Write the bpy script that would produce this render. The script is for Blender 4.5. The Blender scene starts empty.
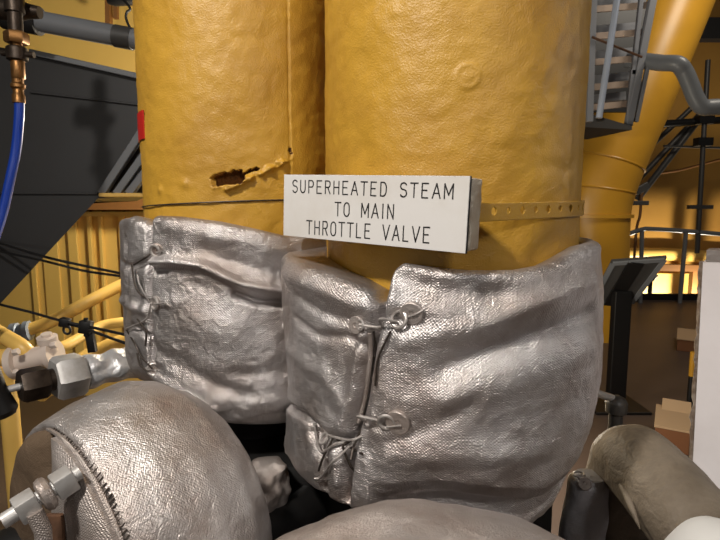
import bpy, bmesh, math, random
import numpy as np
from mathutils import Vector, Matrix, noise
from mathutils.bvhtree import BVHTree

random.seed(7)
PI = math.pi
SC = bpy.context.scene
COL = SC.collection
V = Vector
CAM = V((0, 0, 1.5))
PITCH = math.radians(7.0)
F = 520.0
CP, SP = math.cos(PITCH), math.sin(PITCH)

# ------------------------------------------------------------------ measuring the photograph
def ray(px, py):
    u = (px - 360) / F; v = (270 - py) / F
    return V((u, CP + v * SP, v * CP - SP))
def P(px, py, Y):
    d = ray(px, py)
    return CAM + d * (Y / d.y)
def on_plane(px, py, p0, n):
    d = ray(px, py)
    return CAM + d * ((p0 - CAM).dot(n) / d.dot(n))
def on_cyl(px, py, cx, cy, R):
    d = ray(px, py)
    a = d.x * d.x + d.y * d.y; b = -2 * (d.x * cx + d.y * cy); c = cx * cx + cy * cy - R * R
    q = b * b - 4 * a * c
    t = (-b - math.sqrt(q)) / (2 * a) if q > 0 else -b / (2 * a)
    p = CAM + d * t
    return math.atan2(p.x - cx, -(p.y - cy)), p.z

# ------------------------------------------------------------------ materials
MATS = {}
def lin(r, g, b):
    f = lambda c: (c / 255 / 12.92) if c / 255 <= .04045 else ((c / 255 + .055) / 1.055) ** 2.4
    return (f(r), f(g), f(b), 1)
def mat(name, rgb, rough=.5, metal=0., bump=0., bscale=200., var=None, vscale=8., vamt=.5,
        weave=0., wperiod=.003, crumple=0., cscale=60., rvar=0., emit=None, coords='Object', bdist=.001, spec=.5):
    m = bpy.data.materials.new(name); m.use_nodes = True
    nt = m.node_tree; N = nt.nodes; L = nt.links
    b = N['Principled BSDF']
    col = lin(*rgb)
    b.inputs['Base Color'].default_value = col
    b.inputs['Roughness'].default_value = rough
    b.inputs['Metallic'].default_value = metal
    b.inputs['Specular IOR Level'].default_value = spec
    tc = N.new('ShaderNodeTexCoord')
    if var:
        n = N.new('ShaderNodeTexNoise'); n.inputs['Scale'].default_value = vscale; n.inputs['Detail'].default_value = 6
        n.inputs['Roughness'].default_value = .62
        L.new(tc.outputs[coords], n.inputs['Vector'])
        r = N.new('ShaderNodeValToRGB'); r.color_ramp.elements[0].position = .42; r.color_ramp.elements[1].position = .70
        L.new(n.outputs['Fac'], r.inputs['Fac'])
        mu = N.new('ShaderNodeMath'); mu.operation = 'MULTIPLY'; mu.inputs[1].default_value = vamt
        L.new(r.outputs['Color'], mu.inputs[0])
        mx = N.new('ShaderNodeMix'); mx.data_type = 'RGBA'
        mx.inputs[6].default_value = col; mx.inputs[7].default_value = lin(*var)
        L.new(mu.outputs[0], mx.inputs[0]); L.new(mx.outputs[2], b.inputs['Base Color'])
    if rvar:
        n = N.new('ShaderNodeTexNoise'); n.inputs['Scale'].default_value = 25; n.inputs['Detail'].default_value = 5
        L.new(tc.outputs[coords], n.inputs['Vector'])
        mr = N.new('ShaderNodeMapRange'); mr.inputs[1].default_value = .3; mr.inputs[2].default_value = .7
        mr.inputs[3].default_value = rough - rvar; mr.inputs[4].default_value = rough + rvar
        L.new(n.outputs['Fac'], mr.inputs[0]); L.new(mr.outputs[0], b.inputs['Roughness'])
    last = None
    def addbump(src, strength, dist):
        nonlocal last
        bn = N.new('ShaderNodeBump'); bn.inputs['Strength'].default_value = strength; bn.inputs['Distance'].default_value = dist
        L.new(src, bn.inputs['Height'])
        if last: L.new(last, bn.inputs['Normal'])
        last = bn.outputs['Normal']
    if crumple:
        n = N.new('ShaderNodeTexNoise'); n.inputs['Scale'].default_value = cscale; n.inputs['Detail'].default_value = 5
        n.inputs['Distortion'].default_value = .6
        L.new(tc.outputs[coords], n.inputs['Vector']); addbump(n.outputs['Fac'], crumple, .006)
    if bump:
        n = N.new('ShaderNodeTexNoise'); n.inputs['Scale'].default_value = bscale; n.inputs['Detail'].default_value = 4
        L.new(tc.outputs[coords], n.inputs['Vector']); addbump(n.outputs['Fac'], bump, bdist)
    if weave:
        sp = N.new('ShaderNodeSeparateXYZ'); 
        # threads wander a little
        nn = N.new('ShaderNodeTexNoise'); nn.inputs['Scale'].default_value = 30
        L.new(tc.outputs['UV'], nn.inputs['Vector'])
        ad = N.new('ShaderNodeMix'); ad.data_type = 'RGBA'; ad.blend_type = 'ADD'; ad.inputs[0].default_value = .012
        L.new(tc.outputs['UV'], ad.inputs[6]); L.new(nn.outputs['Color'], ad.inputs[7])
        L.new(ad.outputs[2], sp.inputs[0])
        def sine(out, k):
            a = N.new('ShaderNodeMath'); a.operation = 'MULTIPLY'; a.inputs[1].default_value = k; L.new(out, a.inputs[0])
            s = N.new('ShaderNodeMath'); s.operation = 'SINE'; L.new(a.outputs[0], s.inputs[0]); return s.outputs[0]
        k = 2 * PI / wperiod
        s1 = sine(sp.outputs[0], k * .8); s2 = sine(sp.outputs[1], k)
        ml = N.new('ShaderNodeMath'); ml.operation = 'MULTIPLY'; L.new(s1, ml.inputs[0]); L.new(s2, ml.inputs[1])
        a2 = N.new('ShaderNodeMath'); a2.operation = 'ADD'; L.new(ml.outputs[0], a2.inputs[0]); s3 = N.new('ShaderNodeMath'); s3.operation = 'MULTIPLY'; s3.inputs[1].default_value = .35; L.new(s2, s3.inputs[0]); L.new(s3.outputs[0], a2.inputs[1])
        addbump(a2.outputs[0], weave, .0006)
    if last: L.new(last, b.inputs['Normal'])
    if emit:
        b.inputs['Emission Color'].default_value = lin(*emit[0]); b.inputs['Emission Strength'].default_value = emit[1]
    MATS[name] = m
    return m

YEL = mat('yellow_lagging_paint', (186, 142, 48), .43, 0, .8, 480, (146, 102, 36), 7, .6, crumple=.05, cscale=70, bdist=.0009, spec=.5)
YELS = mat('yellow_smooth_paint', (200, 148, 44), .36, 0, .1, 30, (172, 122, 36), 1.5, .4)
YELW = mat('yellow_wall_paint', (232, 194, 104), .45, 0, .1, 12, (214, 170, 84), .8, .5)
YELB = mat('ochre_wall_paint', (190, 142, 66), .45, 0, .1, 12, (160, 112, 52), .5, .7)
YELP = mat('yellow_pipe_paint', (228, 186, 98), .4, 0, .1, 40)
BAG = mat('silver_painted_cloth', (198, 193, 192), .38, .80, 1., 420, (146, 128, 116), 11, .75, weave=.45, wperiod=.0029, crumple=.45, cscale=85, rvar=.10)
BAGF = mat('silver_fine_cloth', (192, 187, 185), .42, .74, .9, 480, (146, 128, 116), 11, .75, weave=.26, wperiod=.0026, crumple=.40, cscale=70, rvar=.10)
BAGD = mat('dull_brown_grey_cloth', (108, 90, 72), .62, .35, .4, 300, (84, 66, 50), 14, .8, weave=.15, wperiod=.0026, crumple=.4, cscale=50)
BAGW = mat('silver_grey_plain_cloth', (180, 171, 166), .46, .65, .6, 480, (140, 120, 106), 16, .6, weave=.45, wperiod=.0024, crumple=.3, cscale=60)
FOIL = mat('bright_aluminium_wrap', (222, 222, 224), .36, .55, .3, 90, crumple=.9, cscale=40)
WIRE = mat('silver_painted_wire', (186, 180, 176), .42, .55, .3, 300, (80, 64, 52), 60, .6)
DWIRE = mat('dark_lacing_wire', (70, 62, 56), .5, .6)
RUST = mat('rusty_brown', (88, 58, 36), .85, 0, .6, 200, (52, 34, 22), 40, .7)
HOLE = mat('exposed_brown_insulation', (104, 66, 26), .95, 0, 1., 250, (50, 30, 14), 70, .8, bdist=.004)
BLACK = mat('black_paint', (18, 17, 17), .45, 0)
BLACKR = mat('black_rubber', (20, 19, 19), .6, 0)
SIGNW = mat('white_engraved_plastic', (214, 211, 208), .4, 0, .03, 60, (190, 180, 165), 14, .35)
SIGNB = mat('black_engraving', (22, 20, 20), .6, 0)
BLOCK = mat('silver_painted_block', (196, 186, 170), .5, .55, .8, 260, (150, 120, 80), 30, .6)
RED = mat('red_tag', (178, 28, 22), .45)
WHITE = mat('white_panel_paint', (216, 210, 210), .5, 0, .1, 50, (192, 184, 182), 5, .5)
EDGE = mat('frayed_brown_edge', (92, 76, 62), .9, 0, 1., 120, (160, 150, 140), 60, .6)
GREYC = mat('shade_darkened_casing_grey', (50, 50, 51), .42, 0, .06, 8, (40, 38, 36), 1.6, .6)  # grey taken darker to include the shade from overhead
GREYP = mat('grey_pipe_paint', (112, 115, 119), .38, 0, .05, 20)
GREYS = mat('grey_stair_paint', (132, 134, 140), .45, .1)
TREAD = mat('tan_tread_edge', (180, 160, 144), .6, .1, .2, 40)
GRATE = mat('dark_grating', (52, 50, 50), .6, .2)
ELB = mat('dusty_grey_canvas', (126, 114, 99), .68, .15, .7, 220, (92, 80, 66), 12, .9, crumple=.7, cscale=34)
CAPW = mat('white_cloth_cap', (214, 212, 208), .6, 0, .4, 120)
FLOOR = mat('brown_deck_paint', (88, 74, 66), .42, 0, .1, 6, (68, 56, 50), .9, .6)
TAN = mat('tan_cardboard', (188, 158, 124), .8, 0, .1, 60)
TANB = mat('tan_box_side_shade', (126, 82, 52), .8, 0, .1, 60)  # box sides in shade, darkened by colour against the lit tops
BRASS = mat('tarnished_brass', (136, 98, 56), .4, .8, .3, 150, (90, 60, 36), 60, .6)
IRON = mat('dark_oiled_iron', (64, 54, 46), .42, .7, .3, 150, (36, 28, 22), 60, .7)
STEEL = mat('silver_painted_steel', (186, 184, 182), .45, .4, .3, 160, (140, 130, 120), 40, .5)
CAST = mat('pale_pinkish_grey_casting', (216, 200, 188), .55, .1, .3, 80)
BLUEG = mat('blue_grey_coupling', (132, 142, 156), .5, .2)
BLUE = mat('blue_hose', (12, 54, 150), .4)
CHROME = mat('chrome', (220, 220, 220), .3, .55)
BAGG = mat('pale_grey_cloth', (176, 174, 178), .5, .25, .5, 420, (140, 130, 124), 18, .6, weave=.3, wperiod=.0026, crumple=.4, cscale=60)
DUSTG = mat('dark_grey_metal', (74, 73, 72), .45, .3)
BROWNSH = mat('brown_girder_paint', (126, 84, 40), .6)

# ------------------------------------------------------------------ object helpers
def link(name, bm, m, parent=None, smooth=True, mats=None):
    me = bpy.data.meshes.new(name)
    bmesh.ops.recalc_face_normals(bm, faces=bm.faces)
    bm.to_mesh(me); bm.free()
    for mm in ([m] if mats is None else mats): me.materials.append(mm)
    if smooth:
        for p in me.polygons: p.use_smooth = True
    o = bpy.data.objects.new(name, me); COL.objects.link(o)
    if parent:
        o.parent = parent
        o.matrix_parent_inverse = Matrix.Translation(-parent.location)
    if smooth and len(me.polygons) < 6000:
        md = o.modifiers.new('edges', 'EDGE_SPLIT'); md.split_angle = math.radians(38)
    return o
def tag(o, label=None, cat=None, group=None, kind=None):
    if label: o['label'] = label
    if cat: o['category'] = cat
    if group: o['group'] = group
    if kind: o['kind'] = kind
    return o
def thing(name, loc, label, cat, group=None):
    o = bpy.data.objects.new(name, None); COL.objects.link(o); o.location = loc
    o.empty_display_size = .02
    return tag(o, label, cat, group)
def single(name, bm, m, label, cat, group=None, smooth=True):
    return tag(link(name, bm, m, None, smooth), label, cat, group)

def frame(d):
    d = d.normalized()
    a = V((0, 0, 1)) if abs(d.z) < .9 else V((1, 0, 0))
    x = d.cross(a).normalized(); y = d.cross(x).normalized()
    return x, y, d
def catmull(pts, n=8):
    pts = [V(p) for p in pts]
    if len(pts) < 3: return pts
    q = [pts[0] * 2 - pts[1]] + pts + [pts[-1] * 2 - pts[-2]]
    out = []
    for i in range(1, len(q) - 2):
        for k in range(n):
            t = k / n
            out.append(.5 * ((2 * q[i]) + (q[i + 1] - q[i - 1]) * t + (2 * q[i - 1] - 5 * q[i] + 4 * q[i + 1] - q[i + 2]) * t * t
                             + (3 * q[i] - q[i - 1] - 3 * q[i + 1] + q[i + 2]) * t ** 3))
    out.append(pts[-1]); return out
def tube(bm, pts, r, seg=12, cap=True, wob=0):
    pts = [V(p) for p in pts]
    uvl = bm.loops.layers.uv.verify()
    rings = []; px = None; acc = 0
    for i, p in enumerate(pts):
        d = (pts[min(i + 1, len(pts) - 1)] - pts[max(i - 1, 0)])
        if px is None: x, y, _ = frame(d)
        else:
            dn = d.normalized(); x = (px - dn * px.dot(dn)).normalized(); y = dn.cross(x)
        px = x
        if i: acc += (p - pts[i - 1]).length
        rr = r[i] if isinstance(r, (list, tuple)) else r
        ring = []
        for k in range(seg):
            a = 2 * PI * k / seg
            q = rr
            if wob: q = rr + wob * noise.noise(p * 22 + V((math.cos(a), math.sin(a), 0)) * 1.5)
            ring.append(bm.verts.new(p + (x * math.cos(a) + y * math.sin(a)) * q))
        rings.append((ring, acc, rr))
    for (a, la, ra), (b, lb, rb) in zip(rings, rings[1:]):
        for k in range(seg):
            f = bm.faces.new((a[k], a[(k + 1) % seg], b[(k + 1) % seg], b[k]))
            us = [k, k + 1, k + 1, k]; ls = [la, la, lb, lb]
            for lp, uu, ll in zip(f.loops, us, ls): lp[uvl].uv = (uu / seg * 2 * PI * ra, ll)
    if cap:
        bm.faces.new(list(reversed(rings[0][0]))); bm.faces.new(rings[-1][0])
    return bm
def rod(bm, a, b, r, seg=12): return tube(bm, [a, b], r, seg)
def disc_rod(bm, c, axis, r, h, seg=24):
    a = V(axis).normalized(); return tube(bm, [V(c) - a * h / 2, V(c) + a * h / 2], r, seg)
def box(bm, c, sx, sy, sz, rot=None, bev=0.):
    M = Matrix.Translation(c) @ ((rot.to_4x4()) if rot else Matrix()) @ Matrix.Diagonal((sx, sy, sz, 1))
    r = bmesh.ops.create_cube(bm, size=1, matrix=M)
    if bev:
        es = list({e for v in r['verts'] for e in v.link_edges})
        bmesh.ops.bevel(bm, geom=es, offset=bev, segments=2, affect='EDGES', profile=.5)
    return bm
def bar(bm, a, b, w, t, up=V((0, 0, 1)), bev=0.):
    a = V(a); b = V(b); d = (b - a); L = d.length; d.normalize()
    y = up - d * up.dot(d)
    if y.length < 1e-4: y = V((0, 1, 0)) - d * d.y
    y.normalize(); x = y.cross(d)
    R = Matrix((x, y, d)).transposed()
    return box(bm, (a + b) / 2, t, w, L, R, bev)
def hexnut(bm, c, axis, af, h, bev=True):
    R = af / math.sqrt(3)
    x, y, d = frame(V(axis)); c = V(c)
    prof = [(-h / 2, R * .88), (-h / 2 + h * .14, R), (h / 2 - h * .14, R), (h / 2, R * .88)]
    rings = [[bm.verts.new(c + d * z + (x * math.cos(PI / 3 * k) + y * math.sin(PI / 3 * k)) * r) for k in range(6)] for z, r in prof]
    for a, b in zip(rings, rings[1:]):
        for k in range(6): bm.faces.new((a[k], a[(k + 1) % 6], b[(k + 1) % 6], b[k]))
    bm.faces.new(list(reversed(rings[0]))); bm.faces.new(rings[-1]); return bm
def lathe(bm, base, axis, prof, seg=24):
    x, y, d = frame(V(axis)); base = V(base)
    rings = [[bm.verts.new(base + d * z + (x * math.cos(2 * PI * k / seg) + y * math.sin(2 * PI * k / seg)) * max(r, 1e-5)) for k in range(seg)] for z, r in prof]
    for a, b in zip(rings, rings[1:]):
        for k in range(seg): bm.faces.new((a[k], a[(k + 1) % seg], b[(k + 1) % seg], b[k]))
    bm.faces.new(list(reversed(rings[0]))); bm.faces.new(rings[-1]); return bm
def prism(bm, pts, ext):
    pts = [V(p) for p in pts]; ext = V(ext)
    a = [bm.verts.new(p) for p in pts]; b = [bm.verts.new(p + ext) for p in pts]
    n = len(a)
    bm.faces.new(a); bm.faces.new(list(reversed(b)))
    for k in range(n): bm.faces.new((a[k], b[k], b[(k + 1) % n], a[(k + 1) % n]))
    return bm
def torus(bm, c, axis, R, r, seg=28, s2=10, arc=(0, 2 * PI)):
    x, y, d = frame(V(axis)); c = V(c)
    full = arc[1] - arc[0] > 2 * PI - .01
    n = seg if full else seg + 1
    rings = []
    for i in range(n):
        a = arc[0] + (arc[1] - arc[0]) * i / seg
        o = x * math.cos(a) + y * math.sin(a)
        rings.append([bm.verts.new(c + o * R + (o * math.cos(2 * PI * k / s2) + d * math.sin(2 * PI * k / s2)) * r) for k in range(s2)])
    prs = list(zip(rings, rings[1:])) + ([(rings[-1], rings[0])] if full else [])
    for a, b in prs:
        for k in range(s2): bm.faces.new((a[k], a[(k + 1) % s2], b[(k + 1) % s2], b[k]))
    if not full: bm.faces.new(list(reversed(rings[0]))); bm.faces.new(rings[-1])
    return bm
def B(): return bmesh.new()
def bvh_of(o): 
    me = o.data
    return BVHTree.FromPolygons([v.co.copy() for v in me.vertices], [tuple(p.vertices) for p in me.polygons])
def hit(bvh, px, py, off=0.):
    d = ray(px, py).normalized()
    loc, n, i, dist = bvh.ray_cast(CAM, d)
    if loc is None: raise RuntimeError('no hit %s %s' % (px, py))
    if n.dot(d) > 0: n = -n
    return loc + n * off, n

# gridded closed ring from arrays of points  (nu x nv, wrapped both ways or only in u)
def grid_mesh(bm, pts, uv, wrapu=True, wrapv=True, matfn=None):
    nu, nv = pts.shape[:2]
    uvl = bm.loops.layers.uv.verify()
    vs = [[bm.verts.new(pts[i, j]) for j in range(nv)] for i in range(nu)]
    for i in range(nu if wrapu else nu - 1):
        i2 = (i + 1) % nu
        for j in range(nv if wrapv else nv - 1):
            j2 = (j + 1) % nv
            f = bm.faces.new((vs[i][j], vs[i2][j], vs[i2][j2], vs[i][j2]))
            u0 = uv[i, j, 0]; u1 = uv[i2, j, 0]
            if i2 == 0: u1 = u0 + (uv[1, j, 0] - uv[0, j, 0])
            for lp, c in zip(f.loops, ((u0, uv[i, j, 1]), (u1, uv[i2, j, 1]), (u1, uv[i2, j2, 1]), (u0, uv[i, j2, 1]))): lp[uvl].uv = c
            if matfn: f.material_index = matfn(i, j)
    return vs
def seg_dist(X, Z, poly):
    D = np.full(X.shape, 9.)
    for (x0, z0), (x1, z1) in zip(poly, poly[1:]):
        dx, dz = x1 - x0, z1 - z0; L2 = dx * dx + dz * dz + 1e-12
        t = np.clip(((X - x0) * dx + (Z - z0) * dz) / L2, 0, 1)
        D = np.minimum(D, np.hypot(X - x0 - t * dx, Z - z0 - t * dz))
    return D
def vnoise(X, Y, Z, s, oct=3):
    out = np.zeros(X.shape).ravel()
    xs, ys, zs = (a.ravel() for a in np.broadcast_arrays(X, Y, Z))
    for i in range(len(xs)): out[i] = noise.fractal(V((xs[i] * s, ys[i] * s, zs[i] * s)), .9, 2.1, oct)
    return out.reshape(X.shape)

# ------------------------------------------------------------------ the two steam pipes
RC = (.1265, .749); RR = .1745
LC = (-.200, .912); LR = .164
ZTOP, ZBOT = 2.75, 1.12

def theta_list(lo, hi, step, coarse):
    a = list(np.arange(lo, hi, step)); b = list(np.arange(hi, lo + 2 * PI, coarse))
    if len(b) > 1 and lo + 2 * PI - b[-1] < coarse * .4: b.pop()
    return np.array(a + b)
def z_list(parts):
    out = []
    for lo, hi, st in parts: out += list(np.arange(lo, hi - 1e-6, st))
    out.append(parts[-1][1]); return np.array(out)

def pipe_mesh(cx, cy, R, th, zs, dispfn, matfn=None):
    T, Z = np.meshgrid(th, zs, indexing='ij')
    D = dispfn(T, Z)
    r = R + D
    pts = np.stack([cx + r * np.sin(T), cy - r * np.cos(T), Z], -1)
    uv = np.stack([T * R, Z], -1)
    bm = B(); vs = grid_mesh(bm, pts, uv, True, False, matfn)
    bm.faces.new([v[0] for v in vs]); bm.faces.new(list(reversed([v[-1] for v in vs])))
    return bm

# right pipe
ZB_R, ZB_L = 1.235, 1.225
th = theta_list(-1.9, 1.9, .0125, .07); zs = z_list([(ZB_R, 1.4, .05), (1.4, 1.86, .0022), (1.86, ZTOP, .06)])
def rdisp(T, Z):
    x = RR * np.sin(T); y = -RR * np.cos(T)
    d = .0016 * vnoise(x, y, Z, 14, 3) + .0007 * vnoise(x, y, Z, 60, 2)
    for px, py, a, w in ((545, 70, .0022, .010), (468, 78, .0018, .009), (366, 60, -.003, .02), (360, 150, -.003, .025), (505, 130, .0015, .02)):
        t0, z0 = on_cyl(px, py, *RC, RR); dd = np.hypot((T - t0) * RR, Z - z0); d = d + a * np.exp(-(dd / w) ** 2)
    t0, z0 = on_cyl(468, 76, *RC, RR); dd = np.hypot((T - t0) * RR, Z - z0); d = d + .0012 * np.exp(-((dd - .012) / .002) ** 2)
    return d
rp = thing('steam_pipe', (RC[0], RC[1], ZBOT), 'right-hand nearer yellow painted lagged vertical steam pipe behind the white sign', 'pipe')
rpo = link('lagging', pipe_mesh(*RC, RR, th, zs, rdisp), YEL, rp)
rp_bvh = bvh_of(rpo)

# left pipe with torn hole
th = theta_list(-1.75, 1.45, .0105, .07); zs = z_list([(ZB_L, 1.44, .05), (1.44, 1.51, .003), (1.51, 1.57, .0014), (1.57, 1.9, .003), (1.9, ZTOP, .06)])
hole_poly = [on_cyl(x, y, *LC, LR) for x, y in ((216, 181), (226, 178), (238, 177))]
tear_poly = [on_cyl(x, y, *LC, LR) for x, y in ((236, 177), (247, 173), (256, 169))]
lip_poly = [on_cyl(x, y, *LC, LR) for x, y in ((216, 188), (228, 188), (243, 182), (260, 173), (275, 166), (288, 158))]
conv = lambda pl: [(t * LR, z) for t, z in pl]
seamT = on_cyl(289, 90, *LC, LR)[0]
def ldisp(T, Z):
    x = LR * np.sin(T); y = -LR * np.cos(T)
    d = .0014 * vnoise(x, y, Z, 15, 3) + .0007 * vnoise(x, y, Z, 60, 2)
    jag = .0035 * vnoise(x, y, Z, 120, 2)
    dh = seg_dist(T * LR, Z, conv(hole_poly)) + jag
    dt = seg_dist(T * LR, Z, conv(tear_poly)) + jag * .8
    dl = seg_dist(T * LR, Z, conv(lip_poly))
    d = d + .0055 * np.exp(-((dl + jag * .9) / .0042) ** 2) * np.clip(.75 + 2.2 * vnoise(x, y, Z, 70, 2), .15, 1.5)
    d = np.where(dh < .0085, -.016, d)
    d = np.where((dt < .0022) & (dh >= .0085), -.009, d)
    d = np.where(seg_dist(T * LR, Z, conv([on_cyl(289, 149, *LC, LR), on_cyl(291, 155, *LC, LR)])) + jag < .0012, -.009, d)
    d = d + np.where(T > seamT, .0010, 0) - .0010 * np.exp(-((T - seamT) * LR / .0015) ** 2)
    for px, py, a, w in ((160, 190, .003, .006), (185, 184, .0026, .006), (172, 196, .002, .01), (230, 120, -.002, .03)):
        t0, z0 = on_cyl(px, py, *LC, LR); d = d + a * np.exp(-(np.hypot((T - t0) * LR, Z - z0) / w) ** 2)
    return d
lp = thing('steam_pipe', (LC[0], LC[1], ZBOT), 'left-hand farther yellow painted lagged vertical steam pipe with a torn hole', 'pipe')
Tg, Zg = np.meshgrid(th, zs, indexing='ij'); Dg = ldisp(Tg, Zg)
lpo = link('lagging', pipe_mesh(*LC, LR, th, zs, lambda T, Z: Dg, lambda i, j: 1 if Dg[i, j] < -.006 else 0), YEL, lp, mats=[YEL, HOLE])
lp_bvh = bvh_of(lpo)
# thin dark wire round the left pipe
bm = B()
ring = []
for k in range(96):
    t = 2 * PI * k / 96
    z = 1.5 + .0 + .007 * math.sin(t + .4)
    ring.append((t, z))
zz = on_cyl(215, 202, *LC, LR)
base = zz[1] - .007 * math.sin(zz[0] + .4)
pts = [V((LC[0] + (LR + .002) * math.sin(t), LC[1] - (LR + .002) * math.cos(t), base + .007 * math.sin(t + .4))) for t, z in ring]
tube(bm, pts + [pts[0]], .0011, 6)
tag(link('band_wire', bm, DWIRE, lp), 'thin dark wire tied round the pipe')
# red tag
bm = B()
tr = [hit(lp_bvh, 142.5, y, .0012)[0] for y in (109, 117, 125, 133, 140)]
t0 = on_cyl(143.5, 120, *LC, LR)[0]
zt = on_cyl(144, 110, *LC, LR)[1]; zb_ = on_cyl(144, 139, *LC, LR)[1]
a0, a1 = t0 - .4, t0 + .025
n = 12; vv = []
for r in (LR + .0002, LR + .0022):
    row = [[bm.verts.new((LC[0] + r * math.sin(a0 + (a1 - a0) * i / n), LC[1] - r * math.cos(a0 + (a1 - a0) * i / n), z)) for z in (zb_, zt)] for i in range(n + 1)]
    vv.append(row)
for i in range(n):
    bm.faces.new((vv[0][i][0], vv[0][i + 1][0], vv[0][i + 1][1], vv[0][i][1]))
    bm.faces.new((vv[1][i][0], vv[1][i + 1][0], vv[1][i + 1][1], vv[1][i][1]))
    for k in (0, 1): bm.faces.new((vv[0][i][k], vv[0][i + 1][k], vv[1][i + 1][k], vv[1][i][k]))
for i in (0, n): bm.faces.new((vv[0][i][0], vv[0][i][1], vv[1][i][1], vv[1][i][0]))
tag(link('tag', bm, RED, lp), 'red tag on the left edge')

# ------------------------------------------------------------------ the sign and its strap
TL = P(284, 174.5, .640); TR = P(470, 176, .500)
ex = (TR - TL).normalized()
nsg = V((ex.y, -ex.x, 0)).normalized()
if nsg.y > 0: nsg = -nsg
ey = ex.cross(V((0, 0, 0)) if False else nsg); ey = ey if ey.z > 0 else -ey
nsg = ex.cross(ey).normalized()
if nsg.y > 0: nsg = -nsg
W = (TR - TL).length; H = ((TL - on_plane(285.3, 235.5, TL, nsg)).dot(ey) + (TR - on_plane(466, 254, TL, nsg)).dot(ey)) / 2
sg = thing('pipe_sign', TL - ey * H + ex * W / 2, 'white engraved sign reading SUPERHEATED STEAM TO MAIN THROTTLE VALVE', 'sign')
R3 = Matrix((ex, ey, nsg)).transposed()
cen = TL + ex * W / 2 - ey * H / 2
bm = B(); box(bm, cen - nsg * .0008, W, H, .0016, R3, .0004); sface = tag(link('sign_face', bm, SIGNW, sg, False), 'white face layer')
bm = B(); box(bm, cen - nsg * .0030, W + .0006, H + .0004, .0026, R3, .0003); tag(link('sign_core', bm, SIGNB, sg, False), 'black core layer showing at the edge')
BT = .026
bm = B(); box(bm, cen - nsg * (.0046 + BT / 2) + ex * .002, W - .002, H - .003, BT, R3, .0025)
bmesh.ops.subdivide_edges(bm, edges=[e for e in bm.edges if e.calc_length() > .01], cuts=10, use_grid_fill=True)
for v in bm.verts: v.co += nsg * 0 + V((noise.noise(v.co * 90), noise.noise(v.co * 90 + V((5, 0, 0))), noise.noise(v.co * 90 + V((0, 7, 0))))) * .0012
tag(link('backing_block', bm, BLOCK, sg), 'silver painted backing block')
# lettering : engraver's single stroke capitals
ARC = lambda cx, cy, rx, ry, a0, a1, n=10: [(cx + rx * math.cos(math.radians(a0 + (a1 - a0) * k / n)), cy + ry * math.sin(math.radians(a0 + (a1 - a0) * k / n))) for k in range(n + 1)]
G = {
 'S': [ARC(.5, .76, .42, .24, 25, 270, 12)[:-1] + ARC(.5, .26, .44, .26, 90, -155, 12)],
 'U': [[(.08, 1), (.08, .3)] + ARC(.5, .3, .42, .3, 180, 360) + [(.92, .3), (.92, 1)]],
 'P': [[(.1, 0), (.1, 1), (.55, 1)] + ARC(.6, .74, .32, .26, 90, -90) + [(.1, .48)]],
 'E': [[(.9, 1), (.1, 1), (.1, 0), (.9, 0)], [(.1, .52), (.75, .52)]],
 'R': [[(.1, 0), (.1, 1), (.55, 1)] + ARC(.6, .75, .3, .25, 90, -90) + [(.1, .5)], [(.5, .5), (.92, 0)]],
 'H': [[(.08, 0), (.08, 1)], [(.92, 0), (.92, 1)], [(.08, .52), (.92, .52)]],
 'A': [[(.02, 0), (.5, 1), (.98, 0)], [(.2, .34), (.8, .34)]],
 'T': [[(.0, 1), (1, 1)], [(.5, 1), (.5, 0)]],
 'D': [[(.1, 0), (.1, 1), (.45, 1)] + ARC(.45, .6, .47, .4, 90, 0) + ARC(.45, .4, .47, .4, 0, -90) + [(.1, 0)]],
 'M': [[(.04, 0), (.04, 1), (.5, .25), (.96, 1), (.96, 0)]],
 'O': [ARC(.5, .68, .43, .32, 0, 180) + ARC(.5, .32, .43, .32, 180, 360) + [(.93, .68)]],
 'I': [[(.5, 0), (.5, 1)]],
 'N': [[(.08, 0), (.08, 1), (.92, 0), (.92, 1)]],
 'L': [[(.1, 1), (.1, 0), (.9, 0)]],
 'V': [[(.02, 1), (.5, 0), (.98, 1)]],
}
GW = {'I': .35, 'M': 1.15, 'A': 1.05, 'V': 1.05, 'T': 1.0, ' ': .95, 'L': .9}
def sxy(px, py):
    q = on_plane(px, py, TL, nsg) - TL
    return q.dot(ex), q.dot(ey)
def text_line(txt, l_top, l_base, r_top, r_base):
    xl = (sxy(*l_top)[0] + sxy(*l_base)[0]) / 2; xr = (sxy(*r_top)[0] + sxy(*r_base)[0]) / 2
    yb0 = sxy(*l_base)[1]; yb1 = sxy(*r_base)[1]
    h = ((sxy(*l_top)[1] - yb0) + (sxy(*r_top)[1] - yb1)) / 2
    gap = .48
    tot = sum(GW.get(c, 1) for c in txt) + gap * (len(txt) - 1)
    u = (xr - xl) / tot
    bm = B(); x = xl
    for c in txt:
        w = GW.get(c, 1) * u
        for st in G.get(c, []):
            pts = []
            for a, b_ in st:
                X = x + a * w; yb = yb0 + (yb1 - yb0) * (X - xl) / (xr - xl)
                pts.append(TL + ex * X + ey * (yb + b_ * h) + nsg * .00005)
            # sharp corners: each run of the polyline its own flat stroke
            for p, q in zip(pts, pts[1:]):
                d = (q - p).normalized()
                bar(bm, p - d * .0005, q + d * .0005, .0014, .0004, up=d.cross(nsg))
        x += w + gap * u
    return link('lettering', bm, SIGNB, sface, False)
text_line('SUPERHEATED STEAM', (292.5, 180.5), (292.5, 192.2), (453.5, 183.6), (453.5, 199))
text_line('TO MAIN', (335, 202), (335, 215.7), (394, 205), (394, 219))
text_line('THROTTLE VALVE', (306.7, 219.7), (306.7, 233.7), (430, 228.5), (430, 243))

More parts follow.
